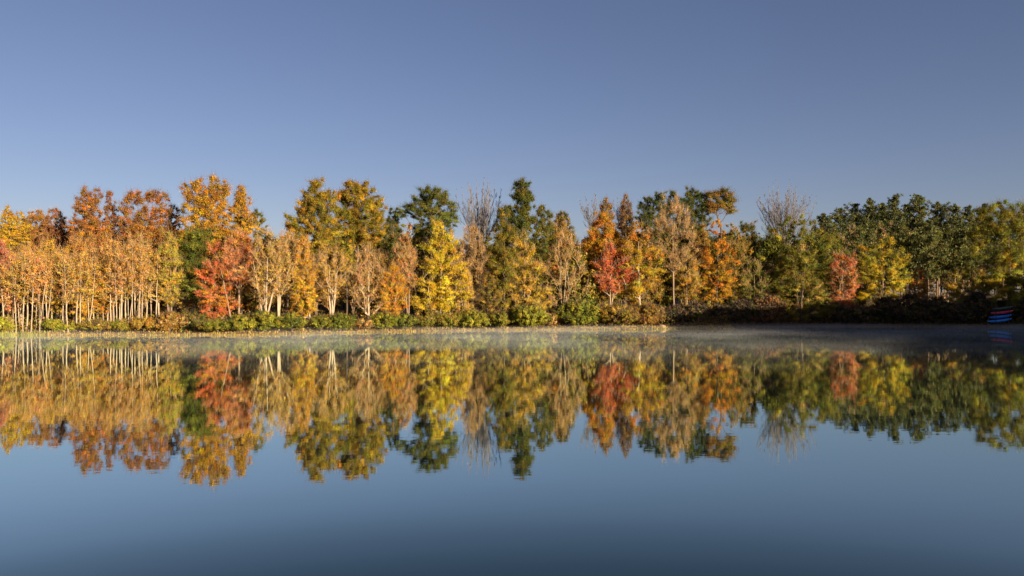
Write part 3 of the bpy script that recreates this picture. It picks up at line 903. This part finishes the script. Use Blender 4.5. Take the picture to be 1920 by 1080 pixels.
tree('autumn_tree', 'olive and orange undergrowth tree at the foot of the tall tan tree', 1288, 137, 462, 60, 578, (('ochre', 1.5), ('bronze', 2), ('olive', 1.4), ('amber', 1)), bark='tan', density=.7, twigs=6)
tree('autumn_tree', 'vivid orange narrow column tree in the right-hand wood', 1345, 138.5, 412, 56, 575, (('amber', 3), ('orange', 1.6), ('gold', 1.2)), bark=BR, prof='column', density=1.15, K=115)
tree('autumn_tree', 'bronze-green tree on the right flank of the orange column tree', 1378, 141, 418, 50, 570, (('bronze', 2), ('moss', 2), ('olive', 1), ('gold', .5)), bark='tan', density=.75, twigs=5)
tree('autumn_tree', 'rust and olive tree between the tall tan tree and the orange column tree', 1314, 143, 420, 54, 575, (('bronze', 2), ('rust', 1.4), ('olive', 1.2), ('gold', .8)), bark='tan', density=.75, twigs=5)
tree('leafy_tree', 'green leafy sapling tree low behind the dark shrubs right of the orange column', 1415, 140.5, 488, 60, 580, (('leaf', 1.5), ('moss', 2), ('green', 1.5), ('tan', .6)), bark='tan', density=.7, twigs=6)
tree('autumn_tree', 'olive-tan tree standing forward at the edge of the shaded bank', 1500, 137.6, 458, 116, 604, (('olive', 2.2), ('ochre', 1), ('moss', 2), ('leaf', .8), ('tan', .6)), bark='brown', density=1.25, twigs=3, stems=4, r_base=.12, K=170, prof='column', clump=.8, voids=3)
tree('autumn_tree', 'salmon-red round tree at the right, glowing in front of the pines', 1581, 140.5, 474, 70, 585, (('scarlet', 1.2), ('salmon', 2.2), ('orange', 1.2), ('rust', 1.2), ('peach', .6)), bark='tan', prof='round', density=.9, voids=5, twigs=5, twig='rose', K=110)
tree('autumn_tree', 'big yellow-green round tree in front of the pines', 1656, 143, 443, 98, 580, (('yellow', 1.7), ('lime', 2.4), ('gold', 1), ('olive', 1)), bark=BR, prof='round', density=1.3, K=170, voids=2)
tree('autumn_tree', 'dark olive tree in the shade left of the big yellow-green round tree', 1612, 147, 462, 50, 580, (('moss', 2), ('green', 1.5), ('olive', 1)), bark=BR)
tree('autumn_tree', 'small orange sapling between the pine trunks', 1722, 150, 500, 44, 582, (('orange', 1.6), ('amber', 2), ('rust', 1.2)), bark='tan', density=.6, twigs=5)
tree('autumn_tree', 'olive-gold bushy tree left of the kayak rack', 1816, 143, 496, 72, 585, (('gold', 1.8), ('olive', 2), ('lime', 1)), bark='tan', prof='round', density=.8, twigs=5)
tree('leafy_tree', 'big yellow-green tree cut by the right edge of the picture', 1893, 141.5, 372, 156, 590, (('lime', 1.4), ('olive', 2), ('leaf', 2), ('moss', 1.4), ('yellow', .7)), bark=BR, density=1.1, K=230, clump=1.0, r_base=.38,
     lobes=[(10, 388, 30, 16), (-26, 400, 34, 18), (40, 400, 30, 20), (-10, 425, 56, 22), (-42, 440, 34, 26), (30, 440, 50, 26), (-20, 475, 54, 26), (36, 485, 46, 30), (-32, 515, 42, 26), (20, 525, 54, 28), (-20, 560, 44, 20), (40, 562, 40, 22)])

# ---- slender grove on the left shore
slim_pal = [
    (('peach', 2), ('amber', 1.4), ('tan', 1)), (('ochre', 2), ('gold', 1.6), ('tan', .6)), (('amber', 1.6), ('peach', 1.4), ('ochre', 1)),
    (('gold', 2), ('yellow', 1.4), ('ochre', 1)), (('salmon', 1.6), ('peach', 1.4), ('amber', .8))]
slim_lab = ['slender pale-trunked tree with thin peach-tan leaves in the left grove', 'slender pale-trunked tree with thin ochre leaves in the left grove',
            'slender pale-trunked tree with thin amber-tan leaves in the left grove', 'slender pale-trunked tree with sparse golden leaves in the left grove',
            'slender pale-trunked tree with sparse salmon leaves in the left grove']
slim_more = [(8, 500, 2, 0), (30, 486, 2.2, 3), (50, 472, 5, 2), (88, 476, 3, 1), (116, 478, 4.5, 4), (128, 484, 2, 2), (150, 470, 2.6, 1), (162, 490, 5.6, 0), (184, 472, 6, 2),
             (200, 480, 5.2, 3), (219, 452, 3, 0), (236, 468, 5, 1), (242, 456, 6, 2), (274, 462, 5, 0), (292, 474, 4.6, 1)]
slim = slim_more + [(-18, 480, 4, 2), (16, 490, 5, 1), (24, 470, 3.0, 0), (43, 478, 1.6, 1), (36, 492, 6, 2), (58, 468, 1.2, 0), (66, 488, 4, 2), (74, 480, 1.5, 4), (80, 470, 2.6, 0), (98, 482, 6, 3),
        (108, 474, 7, 2), (121, 462, 2.4, 1), (137, 470, 5, 0), (143, 480, 3.4, 2), (156, 466, 7, 4), (168, 476, 4, 1), (176, 462, 5.2, 0), (208, 470, 3.6, 2), (214, 458, 4.6, 1), (224, 466, 6, 0),
        (229, 474, 4, 4), (248, 446, 3.6, 0), (255, 456, 5, 2), (259, 462, 3.8, 0), (266, 448, 4.4, 1), (284, 470, 6, 3), (300, 480, 7, 0), (-40, 470, 5, 0)]
for i, (px, top, off, k) in enumerate(slim):
    two = px in (74, 80, 168, 88, 242)
    tree('slender_tree', slim_lab[k], px, sD(px, off), top, R.uniform(30, 50), R.uniform(535, 590), slim_pal[k], 'tree', G_SLIM, bark='pale', density=R.uniform(.12, .24), twigs=3,
         leaf=.08, K=30, clump=.66, r_base=R.uniform(.06, .105), lean=R.uniform(-.05, .05), stems=2 if two else 1, spread=.07, twig='pale')
tree('autumn_tree', 'rose-red tree at the left edge of the picture', 6, sD(6, 5.5), 452, 56, 572, (('rose', 2), ('salmon', 2), ('scarlet', .8)), bark='pale', density=.85, twigs=5, twig='rose')
tree('autumn_tree', 'low coral sapling under the rose-red tree at the left edge', 22, sD(22, 4), 528, 34, 590, (('salmon', 2), ('scarlet', 1), ('peach', 1)), bark='pale', density=.6, twig='rose')
tree('autumn_tree', 'small bright orange-gold tree among the slender pale trunks', 194, sD(194, 5), 494, 44, 592, (('amber', 2.2), ('gold', 1.6), ('orange', 1)), bark='tan', density=.8, twigs=4)
tree('autumn_tree', 'low yellow-orange sapling left of the small orange-gold tree', 155, sD(155, 4.5), 532, 40, 602, (('gold', 2), ('yellow', 1.4), ('amber', 1)), bark='tan', density=.7, twigs=4)
tree('autumn_tree', 'low golden sapling among the slender trunks at the far left', 112, sD(112, 6), 540, 34, 590, (('gold', 2), ('yellow', 1), ('ochre', 1)), bark='tan', density=.6, twigs=4)
tree('autumn_tree', 'orange-tan tree behind the middle of the left grove', 210, sD(210, 10), 440, 62, 560, (('peach', 2), ('amber', 1.5), ('rust', 1)), bark='tan', density=.55, twigs=6)
tree('autumn_tree', 'orange-brown tree behind the slender trunks under the tall rust tree', 150, sD(150, 12), 432, 66, 560, (('rust', 1.5), ('amber', 1.6), ('peach', 1.4)), bark='tan', density=.6, twigs=6)
tree('autumn_tree', 'ochre-gold tree behind the slender trunks at the far left', 88, sD(88, 10), 448, 66, 560, (('ochre', 2), ('gold', 1.2), ('peach', 1.6)), bark='tan', density=.55, twigs=6)
tree('autumn_tree', 'peach-coloured tree behind the slender trunks below the golden tops', 44, sD(44, 10), 456, 60, 560, (('peach', 2), ('gold', 1), ('salmon', 1)), bark='tan', density=.55, twigs=6)
tree('autumn_tree', 'tan twiggy tree behind the right end of the left grove', 262, sD(262, 9), 436, 66, 560, (('tan', 2), ('peach', 2), ('olive', .6)), bark='tan', density=.45, twigs=8)

# ---- shrubs along the shore
def sh(label, px, off, top, w, pal, **k):
    shrub(label, px, sD(px, off), top - 3 + R.uniform(-4, 4), w * R.uniform(.92, 1.12), tuple(pal), **{'density': 1.3, **k})


GREENSH = (('leaf', 2), ('lime', 1.6), ('green', 1), ('olive', .8))
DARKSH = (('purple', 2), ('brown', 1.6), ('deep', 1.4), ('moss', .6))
GD = 'dark shrubs on the shaded right bank'
sh('yellow-green marsh shrub at the left edge of the shore', 8, 1.3, 602, 44, (('lime', 2), ('leaf', 2), ('straw', .6)))
sh('low lime-green shrub among the slender white trunks', 100, 1.6, 598, 46, (('lime', 2), ('leaf', 2), ('olive', 1)))
sh('olive low shrub at the foot of the slender trunks', 130, 2.6, 603, 40, (('olive', 2), ('lime', 1), ('ochre', .8)))
sh('dull olive-brown low shrub in front of the small orange-gold tree', 182, 2.0, 606, 52, (('olive', 1.6), ('ochre', 1), ('brown', 1), ('leaf', .6)))
sh('olive shrub right of the small orange-gold tree', 226, 2.4, 601, 48, (('olive', 2), ('leaf', 1), ('ochre', 1)))
sh('russet-olive shrub in front of the right end of the left grove', 270, 2.2, 598, 54, (('bronze', 1.6), ('ochre', 1.2), ('rust', 1), ('olive', 1)))
sh('rounded tan-brown shrub left of the bright red tree', 318, 2.4, 584, 46, (('tan', 1.6), ('bronze', 1.6), ('rust', 1)), twigs=7)
sh('dark green shrub in the shade below the deep green tree', 356, 4.5, 588, 56, (('deep', 1.6), ('moss', 2), ('brown', 1)))
sh('olive-green shrub under the bright red tree', 408, 1.3, 600, 60, (('leaf', 1.5), ('olive', 1.6), ('brown', .8)))
sh('bright green shrub right of the bright red tree', 446, 1.5, 590, 50, GREENSH)
sh('full green shrub below the forked pale trunk', 494, 1.3, 588, 58, GREENSH)
sh('green shrub left of the gold-skirted trunk', 548, 1.1, 592, 52, (('leaf', 2), ('green', 1.4), ('lime', 1), ('brown', .5)))
sh('low green shrub below the several thin white stems', 602, 1.1, 594, 40, GREENSH)
sh('darker green shrub left of the pinkish tan twiggy tree', 638, 1.3, 591, 50, (('leaf', 2), ('green', 2), ('olive', .6)))
sh('russet low shrub at the foot of the pinkish tan twiggy tree', 680, 1.7, 597, 40, (('rust', 1.4), ('peach', 1), ('tan', 1.2), ('olive', .8)))
sh('bright green shrub below the low orange-yellow sapling, left half', 722, 1.3, 587, 48, GREENSH)
sh('bright green shrub below the low orange-yellow sapling, right half', 760, 1.3, 591, 46, (('leaf', 2.4), ('green', 1.4), ('lime', 1)))
sh('olive-brown shrub left of the brightest yellow tree trunk', 800, 1.7, 586, 46, (('olive', 2), ('ochre', 1), ('brown', 1), ('leaf', .8)))
sh('olive shrub under the brightest yellow tree', 838, 1.5, 590, 48, (('olive', 2), ('leaf', 1.2), ('ochre', .8)))
sh('yellow-green shrub under the small yellow tree', 884, 1.3, 586, 58, (('lime', 1.6), ('leaf', 1.6), ('olive', 1.4)))
sh('olive shrub below the brown thicket tree', 938, 1.5, 585, 46, (('olive', 2), ('moss', 1.2), ('leaf', 1)))
sh('tall yellow-green shrub under the pale gold tree', 990, 1.3, 575, 80, (('lime', 2), ('leaf', 2), ('olive', 1)))
sh('tan low shrub between the two tallest green shrubs', 1032, 3.0, 586, 36, (('tan', 1.5), ('peach', 1), ('bronze', 1)), twigs=7)
sh('tall bright green rounded shrub right of centre', 1084, 2.4, 569, 80, (('leaf', 2.4), ('lime', 1.4), ('green', 1.2)))
sh('brown-olive twiggy shrub next to the tall bright green rounded shrub', 1152, 2.4, 573, 84, (('olive', 1.4), ('bronze', 1.6), ('brown', 1.2), ('ochre', .5)), twigs=7)
sh('rounded russet-brown shrub at the last lit stretch of the bank', 1215, 2.8, 575, 54, (('bronze', 1.6), ('rust', 1.2), ('brown', 1.2), ('tan', .6)), twigs=7)
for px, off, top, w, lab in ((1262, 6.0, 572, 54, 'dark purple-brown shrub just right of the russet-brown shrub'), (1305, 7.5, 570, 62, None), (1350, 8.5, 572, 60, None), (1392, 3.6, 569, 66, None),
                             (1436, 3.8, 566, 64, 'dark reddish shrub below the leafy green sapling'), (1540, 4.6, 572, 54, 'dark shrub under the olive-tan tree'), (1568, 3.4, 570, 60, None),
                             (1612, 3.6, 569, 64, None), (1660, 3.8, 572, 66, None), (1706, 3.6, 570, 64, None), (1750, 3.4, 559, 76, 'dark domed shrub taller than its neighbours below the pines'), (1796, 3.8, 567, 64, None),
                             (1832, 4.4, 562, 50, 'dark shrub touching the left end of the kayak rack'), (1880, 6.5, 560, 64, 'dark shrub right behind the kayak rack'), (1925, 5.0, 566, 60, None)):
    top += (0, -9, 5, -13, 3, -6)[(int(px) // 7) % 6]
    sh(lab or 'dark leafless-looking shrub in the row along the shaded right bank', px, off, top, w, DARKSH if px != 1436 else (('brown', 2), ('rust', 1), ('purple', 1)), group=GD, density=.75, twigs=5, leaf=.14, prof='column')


# ---- grass, undergrowth and litter
def build_grass():
    n = 26000
    x = R.uniform(-78, 96, n)
    y = shore(x) + R.uniform(-0.35, 1.0, n) ** 3 * 1.6
    clump = 0.55 + 0.45 * np.sin(x * 1.7) * np.sin(x * 0.61 + 1)
    spit = (x > 9) & (x < 35.5)
    y = np.where(spit, shore(x) + R.uniform(-0.3, 2.2, n), y)
    keep = (R.uniform(0, 1, n) < np.clip(clump + 0.25, 0.12, 1)) & ((x < 35.4) | (R.uniform(0, 1, n) < 0.25))
    x, y = x[keep], y[keep]
    n = len(x)
    z = np.maximum(ground_z(x, y), -0.02) - 0.02
    tuft = 0.75 + 0.9 * np.clip(np.sin(x * 2.9 + 1) * np.sin(x * 1.13), 0, 1) ** 2
    h = R.uniform(0.10, 0.32, n) * np.where(x < -60, 1.5, 1.0) * np.where(x > 36, .6, 1) * tuft
    a = R.uniform(0, 6.28, n)
    wv = np.stack([np.cos(a), np.sin(a), np.zeros(n)], 1) * R.uniform(0.03, 0.06, n)[:, None]
    ln = np.stack([R.normal(0, .16, n), R.normal(0, .16, n), np.ones(n)], 1) * h[:, None]
    p = np.stack([x, y, z], 1)
    V = np.stack([p - wv, p + wv, p + ln * 1.0 + wv * .15, p + ln - wv * .15], 1).reshape(-1, 3)
    pal = pick((('straw', 1.2), ('ochre', 1.6), ('olive', 1.2), ('bronze', .8), ('tan', 1), ('brown', .8)), n, .25)
    gl = pick((('lime', 2), ('leaf', 1.6), ('straw', .6)), n, .2)
    st = pick((('straw', 2), ('ochre', 1), ('lime', .5)), n, .2)  # brighter blades for the shadowed spit, sunlight put into their colour
    pal = np.where((x < -62)[:, None], gl, np.where(((x > 22) & (x < 36))[:, None], st, pal))
    o = link_mesh('grass', V, np.arange(4 * n).reshape(-1, 4), M_LEAF, None, np.repeat(pal, 4, 0))
    o['kind'] = 'stuff'
    o['label'] = 'straw-coloured grass fringe along the far waterline'
    o['category'] = 'grass'


def build_undergrowth():
    n = 60000
    x = R.uniform(-95, 100, n)
    y = shore(x) + 2.5 + 40 * R.uniform(0, 1, n) ** 1.6
    g = 0.5 + 0.5 * np.sin(x * 0.8 + 2 * np.sin(y * 0.5)) * np.sin(y * 0.7 + x * 0.23)
    z = ground_z(x, y) + R.uniform(0, 1, n) ** 1.4 * (0.5 + 2.3 * g)
    P = np.stack([x, y, z], 1)
    V, Fq = leaf_quads(P, unit(R.normal(size=(n, 3)) + np.array([0, -.3, .5])), 0.16)
    t = np.clip((x + 60) / 120, 0, 1)
    ca = pick((('bronze', 1.5), ('olive', 1.5), ('brown', 2), ('rust', 1), ('leaf', .6), ('ochre', .6)), n, .25)
    cb = pick((('brown', 2), ('purple', 2), ('olive', 1), ('rust', .8), ('moss', 1)), n, .25)
    c = np.where((R.uniform(0, 1, n) < t)[:, None], cb, ca)
    o = link_mesh('undergrowth', V, Fq, M_LEAF, None, np.repeat(c, 4, 0))
    o['kind'] = 'stuff'
    o['label'] = 'brown and olive undergrowth on the floor of the wood'
    o['category'] = 'undergrowth'


build_grass()
build_undergrowth()


# ---- kayak rack, rocks, log
M_HULL = {}


def paint(name, c, rough=0.35):
    m, n, l, out = new_mat(name)
    p = n.new('ShaderNodeBsdfPrincipled')
    tc = n.new('ShaderNodeTexCoord')
    nz = n.new('ShaderNodeTexNoise')
    nz.inputs['Scale'].default_value = 3.0
    nz.inputs['Detail'].default_value = 5.0
    mx = n.new('ShaderNodeMixRGB')
    mx.inputs['Color1'].default_value = (*c, 1)
    mx.inputs['Color2'].default_value = (*[k * 0.75 + 0.015 for k in c], 1)
    l.new(tc.outputs['Object'], nz.inputs['Vector'])
    l.new(nz.outputs['Fac'], mx.inputs['Fac'])
    l.new(mx.outputs[0], p.inputs['Base Color'])
    p.inputs['Roughness'].default_value = rough
    l.new(p.outputs[0], out.inputs['Surface'])
    return m


def kayak(label, loc, L, colour, rot, cock=(0.02, 0.02, 0.022)):
    """hull lofted along its length, with a cockpit rim and a seat-well; lies on its side rack arms"""
    rt = bpy.data.objects.new('kayak', None)
    COL.objects.link(rt)
    rt.location = loc
    rt.rotation_euler = rot
    rt['label'] = label
    rt['category'] = 'kayak'
    rt['group'] = 'kayaks on the rack'
    ns, nr = 22, 14
    V = []
    for i in range(ns + 1):
        t = i / ns
        s = 2 * t - 1
        b = max(0.012, 0.36 * (1 - abs(s) ** 2.3) ** 0.85)
        hgt = 0.29 * (1 - abs(s) ** 3.2) ** 0.7 + 0.015
        rise = 0.14 * abs(s) ** 3
        for k in range(nr):
            a = 2 * math.pi * k / nr
            ca, sa = math.cos(a), math.sin(a)
            zz = hgt * (sa if sa < 0 else sa * 0.62)
            V.append((s * L / 2, b * math.copysign(abs(ca) ** 0.8, ca), zz + rise + 0.17))
    Fq = []
    for i in range(ns):
        for k in range(nr):
            Fq.append((i * nr + k, i * nr + (k + 1) % nr, (i + 1) * nr + (k + 1) % nr, (i + 1) * nr + k))
    link_mesh('hull', np.array(V), np.array(Fq), paint('kayak_plastic', colour), rt, smooth=True)
    th = np.linspace(0, 2 * math.pi, 21)
    ring = np.stack([0.48 * np.cos(th), 0.24 * np.sin(th), np.full(21, 0.285)], 1)
    V, Fq = tubes(ring[:-1], ring[1:], np.full(20, .022), np.full(20, .022), 6)
    link_mesh('cockpit_rim', V, Fq, paint('rim_rubber', cock, .6), rt, smooth=True)
    return rt


def build_rack():
    D = 137.0
    x = wx(1876, D)
    z = gz(x, D)
    mw_ = noisy_material('rack_timber', (0.07, 0.05, 0.035), (0.14, 0.10, 0.07), (2, 2, 8))
    tilt = rad(5.8)
    yaw = rad(8)
    rt = root('kayak_rack', x, D, 'dark timber rack holding the stack of kayaks on the right bank', 'kayak rack')
    levels = (0.55, 1.22, 1.92, 2.62)
    for sx in (-1.25, 1.25):
        segs0, segs1 = [], []
        for yy in (-0.5, 0.5):
            segs0.append((sx, yy, 0)); segs1.append((sx, yy, 3.1 + sx * math.tan(tilt)))
        V, Fq = tubes(np.array(segs0, float), np.array(segs1, float), np.full(2, .06), np.full(2, .06), 4)
        link_mesh('post', V, Fq, mw_, rt)
        s0 = [(sx, -0.62, lv + sx * math.tan(tilt) - .06) for lv in levels]
        s1 = [(sx, 0.62, lv + sx * math.tan(tilt) - .06) for lv in levels]
        V, Fq = tubes(np.array(s0, float), np.array(s1, float), np.full(4, .045), np.full(4, .045), 4)
        link_mesh('cross_arm', V, Fq, mw_, rt)
    rt.rotation_euler = (0, 0, yaw)
    for lv, L, c, lab, dx in ((levels[0], 4.7, (0.03, 0.36, 0.95), 'blue kayak on the lowest tier of the rack', -.12), (levels[1], 4.5, (0.03, 0.28, 0.9), 'blue kayak on the second tier of the rack, under the red one', 0),
                              (levels[2], 4.4, (0.9, 0.06, 0.13), 'red kayak on the third tier of the rack, above the two blue ones', .3), (levels[3], 4.2, (0.02, 0.10, 0.06), 'dark green kayak on the top tier of the rack', .4)):
        kayak(lab, (x + dx * math.cos(yaw), D + dx * math.sin(yaw), z + lv + dx * math.tan(tilt)), L, c, (0, -tilt, yaw))


build_rack()


def rock(label, px, D, w, hgt, colour, lift=0.0, seed=0):
    import bmesh
    r = np.random.default_rng(seed)
    x = wx(px, D)
    bm = bmesh.new()
    bmesh.ops.create_icosphere(bm, subdivisions=3, radius=1.0)
    ph = r.uniform(0, 6, 6)
    for v in bm.verts:
        k = 1 + 0.16 * math.sin(3 * v.co.x + ph[0]) + 0.14 * math.sin(4 * v.co.y + ph[1]) + 0.12 * math.sin(5 * v.co.z + 2 * v.co.x + ph[2])
        v.co = Vector((v.co.x * k * w / 2, v.co.y * k * w * 0.35, (v.co.z * k * 0.5 + 0.28) * hgt))
    me = bpy.data.meshes.new('rock')
    bm.to_mesh(me)
    bm.free()
    me.polygons.foreach_set('use_smooth', [True] * len(me.polygons))
    me.materials.append(noisy_material('rock_face', tuple(c * .6 for c in colour), colour, (3, 3, 3), .9, bump=.5))
    o = bpy.data.objects.new('rock', me)
    COL.objects.link(o)
    o.location = (x, D, gz(x, D) + lift)
    o['label'] = label
    o['category'] = 'rock'


rock('small pinkish tan rock at the waterline below the russet-brown shrub', 1241, sD(1241, 1.4), 1.3, .5, (0.42, 0.25, 0.16), seed=2)
rock('pale patch built as a flat rock on the bank just above the kayak rack', 1865, 146.0, 1.7, 1.0, (0.62, 0.56, 0.46), lift=2.4, seed=5)  # unidentified pale patch given a rock's shape, raised off the ground


def log(label, px, D, L, ang, zoff, r=.09):
    x = wx(px, D)
    n = 8
    t = np.linspace(-.5, .5, n + 1)
    P = np.stack([t * L, 0.05 * np.sin(t * 9), 0.04 * np.sin(t * 14)], 1)
    rr = r * (1 - 0.45 * (t + .5))
    V, Fq = tubes(P[:-1], P[1:], rr[:-1], rr[1:], 7)
    o = link_mesh('fallen_log', V, Fq, BARK['pale'], None, smooth=True)
    o.location = (x, D, gz(x, D) + zoff)
    o.rotation_euler = (0, rad(3), ang)
    o['label'] = label
    o['category'] = 'log'


log('thin pale fallen log lying behind the green shrubs left of the forked trunk', 474, sD(474, 3.9), 2.6, .1, 1.75)


# ---- mist lying on the far water
def build_mist():
    m, n, l, out = new_mat('morning_mist')
    v = n.new('ShaderNodeVolumePrincipled')
    v.inputs['Color'].default_value = (0.9, 0.9, 0.9, 1)
    v.inputs['Anisotropy'].default_value = -0.1
    tc = n.new('ShaderNodeTexCoord')
    mp = n.new('ShaderNodeMapping')
    mp.inputs['Scale'].default_value = (0.05, 0.11, 0.7)
    nz = n.new('ShaderNodeTexNoise')
    nz.inputs['Scale'].default_value = 1.0
    nz.inputs['Detail'].default_value = 3.0
    l.new(tc.outputs['Object'], mp.inputs['Vector'])
    l.new(mp.outputs[0], nz.inputs['Vector'])
    sx = n.new('ShaderNodeSeparateXYZ')
    l.new(tc.outputs['Object'], sx.inputs[0])

    def rng(sock, a, b, c, d):
        r = n.new('ShaderNodeMapRange')
        r.inputs['From Min'].default_value = a
        r.inputs['From Max'].default_value = b
        r.inputs['To Min'].default_value = c
        r.inputs['To Max'].default_value = d
        r.interpolation_type = 'SMOOTHSTEP'
        l.new(sock, r.inputs['Value'])
        return r.outputs[0]

    def mul(a, b):
        k = n.new('ShaderNodeMath')
        k.operation = 'MULTIPLY'
        l.new(a, k.inputs[0])
        if isinstance(b, float):
            k.inputs[1].default_value = b
        else:
            l.new(b, k.inputs[1])
        return k.outputs[0]
    wisps = rng(nz.outputs['Fac'], 0.43, 0.65, 0.04, 1.0)
    hz = rng(sx.outputs['Z'], 0.05, MIST_TOP, 1.0, 0.0)
    near = rng(sx.outputs['Y'], 50.0, 94.0, 0.0, 1.0)
    l.new(mul(mul(mul(wisps, hz), near), MIST_D), v.inputs['Density'])
    l.new(v.outputs[0], out.inputs['Volume'])
    x0, x1, y0, y1, z0, z1 = -150, 100, 48, 134, 0.03, MIST_TOP
    V = np.array([[x, y, z] for z in (z0, z1) for y in (y0, y1) for x in (x0, x1)], float)
    Fq = np.array([[0, 2, 3, 1], [4, 5, 7, 6], [0, 1, 5, 4], [2, 6, 7, 3], [0, 4, 6, 2], [1, 3, 7, 5]])
    o = link_mesh('mist', V, Fq, m)
    o['kind'] = 'stuff'
    o['label'] = 'thin pale morning mist drifting on the far water'
    o['category'] = 'mist'


MIST_TOP, MIST_D = 1.15, 0.030
cy.volume_step_rate = 1.0
cy.volume_max_steps = 64
build_mist()
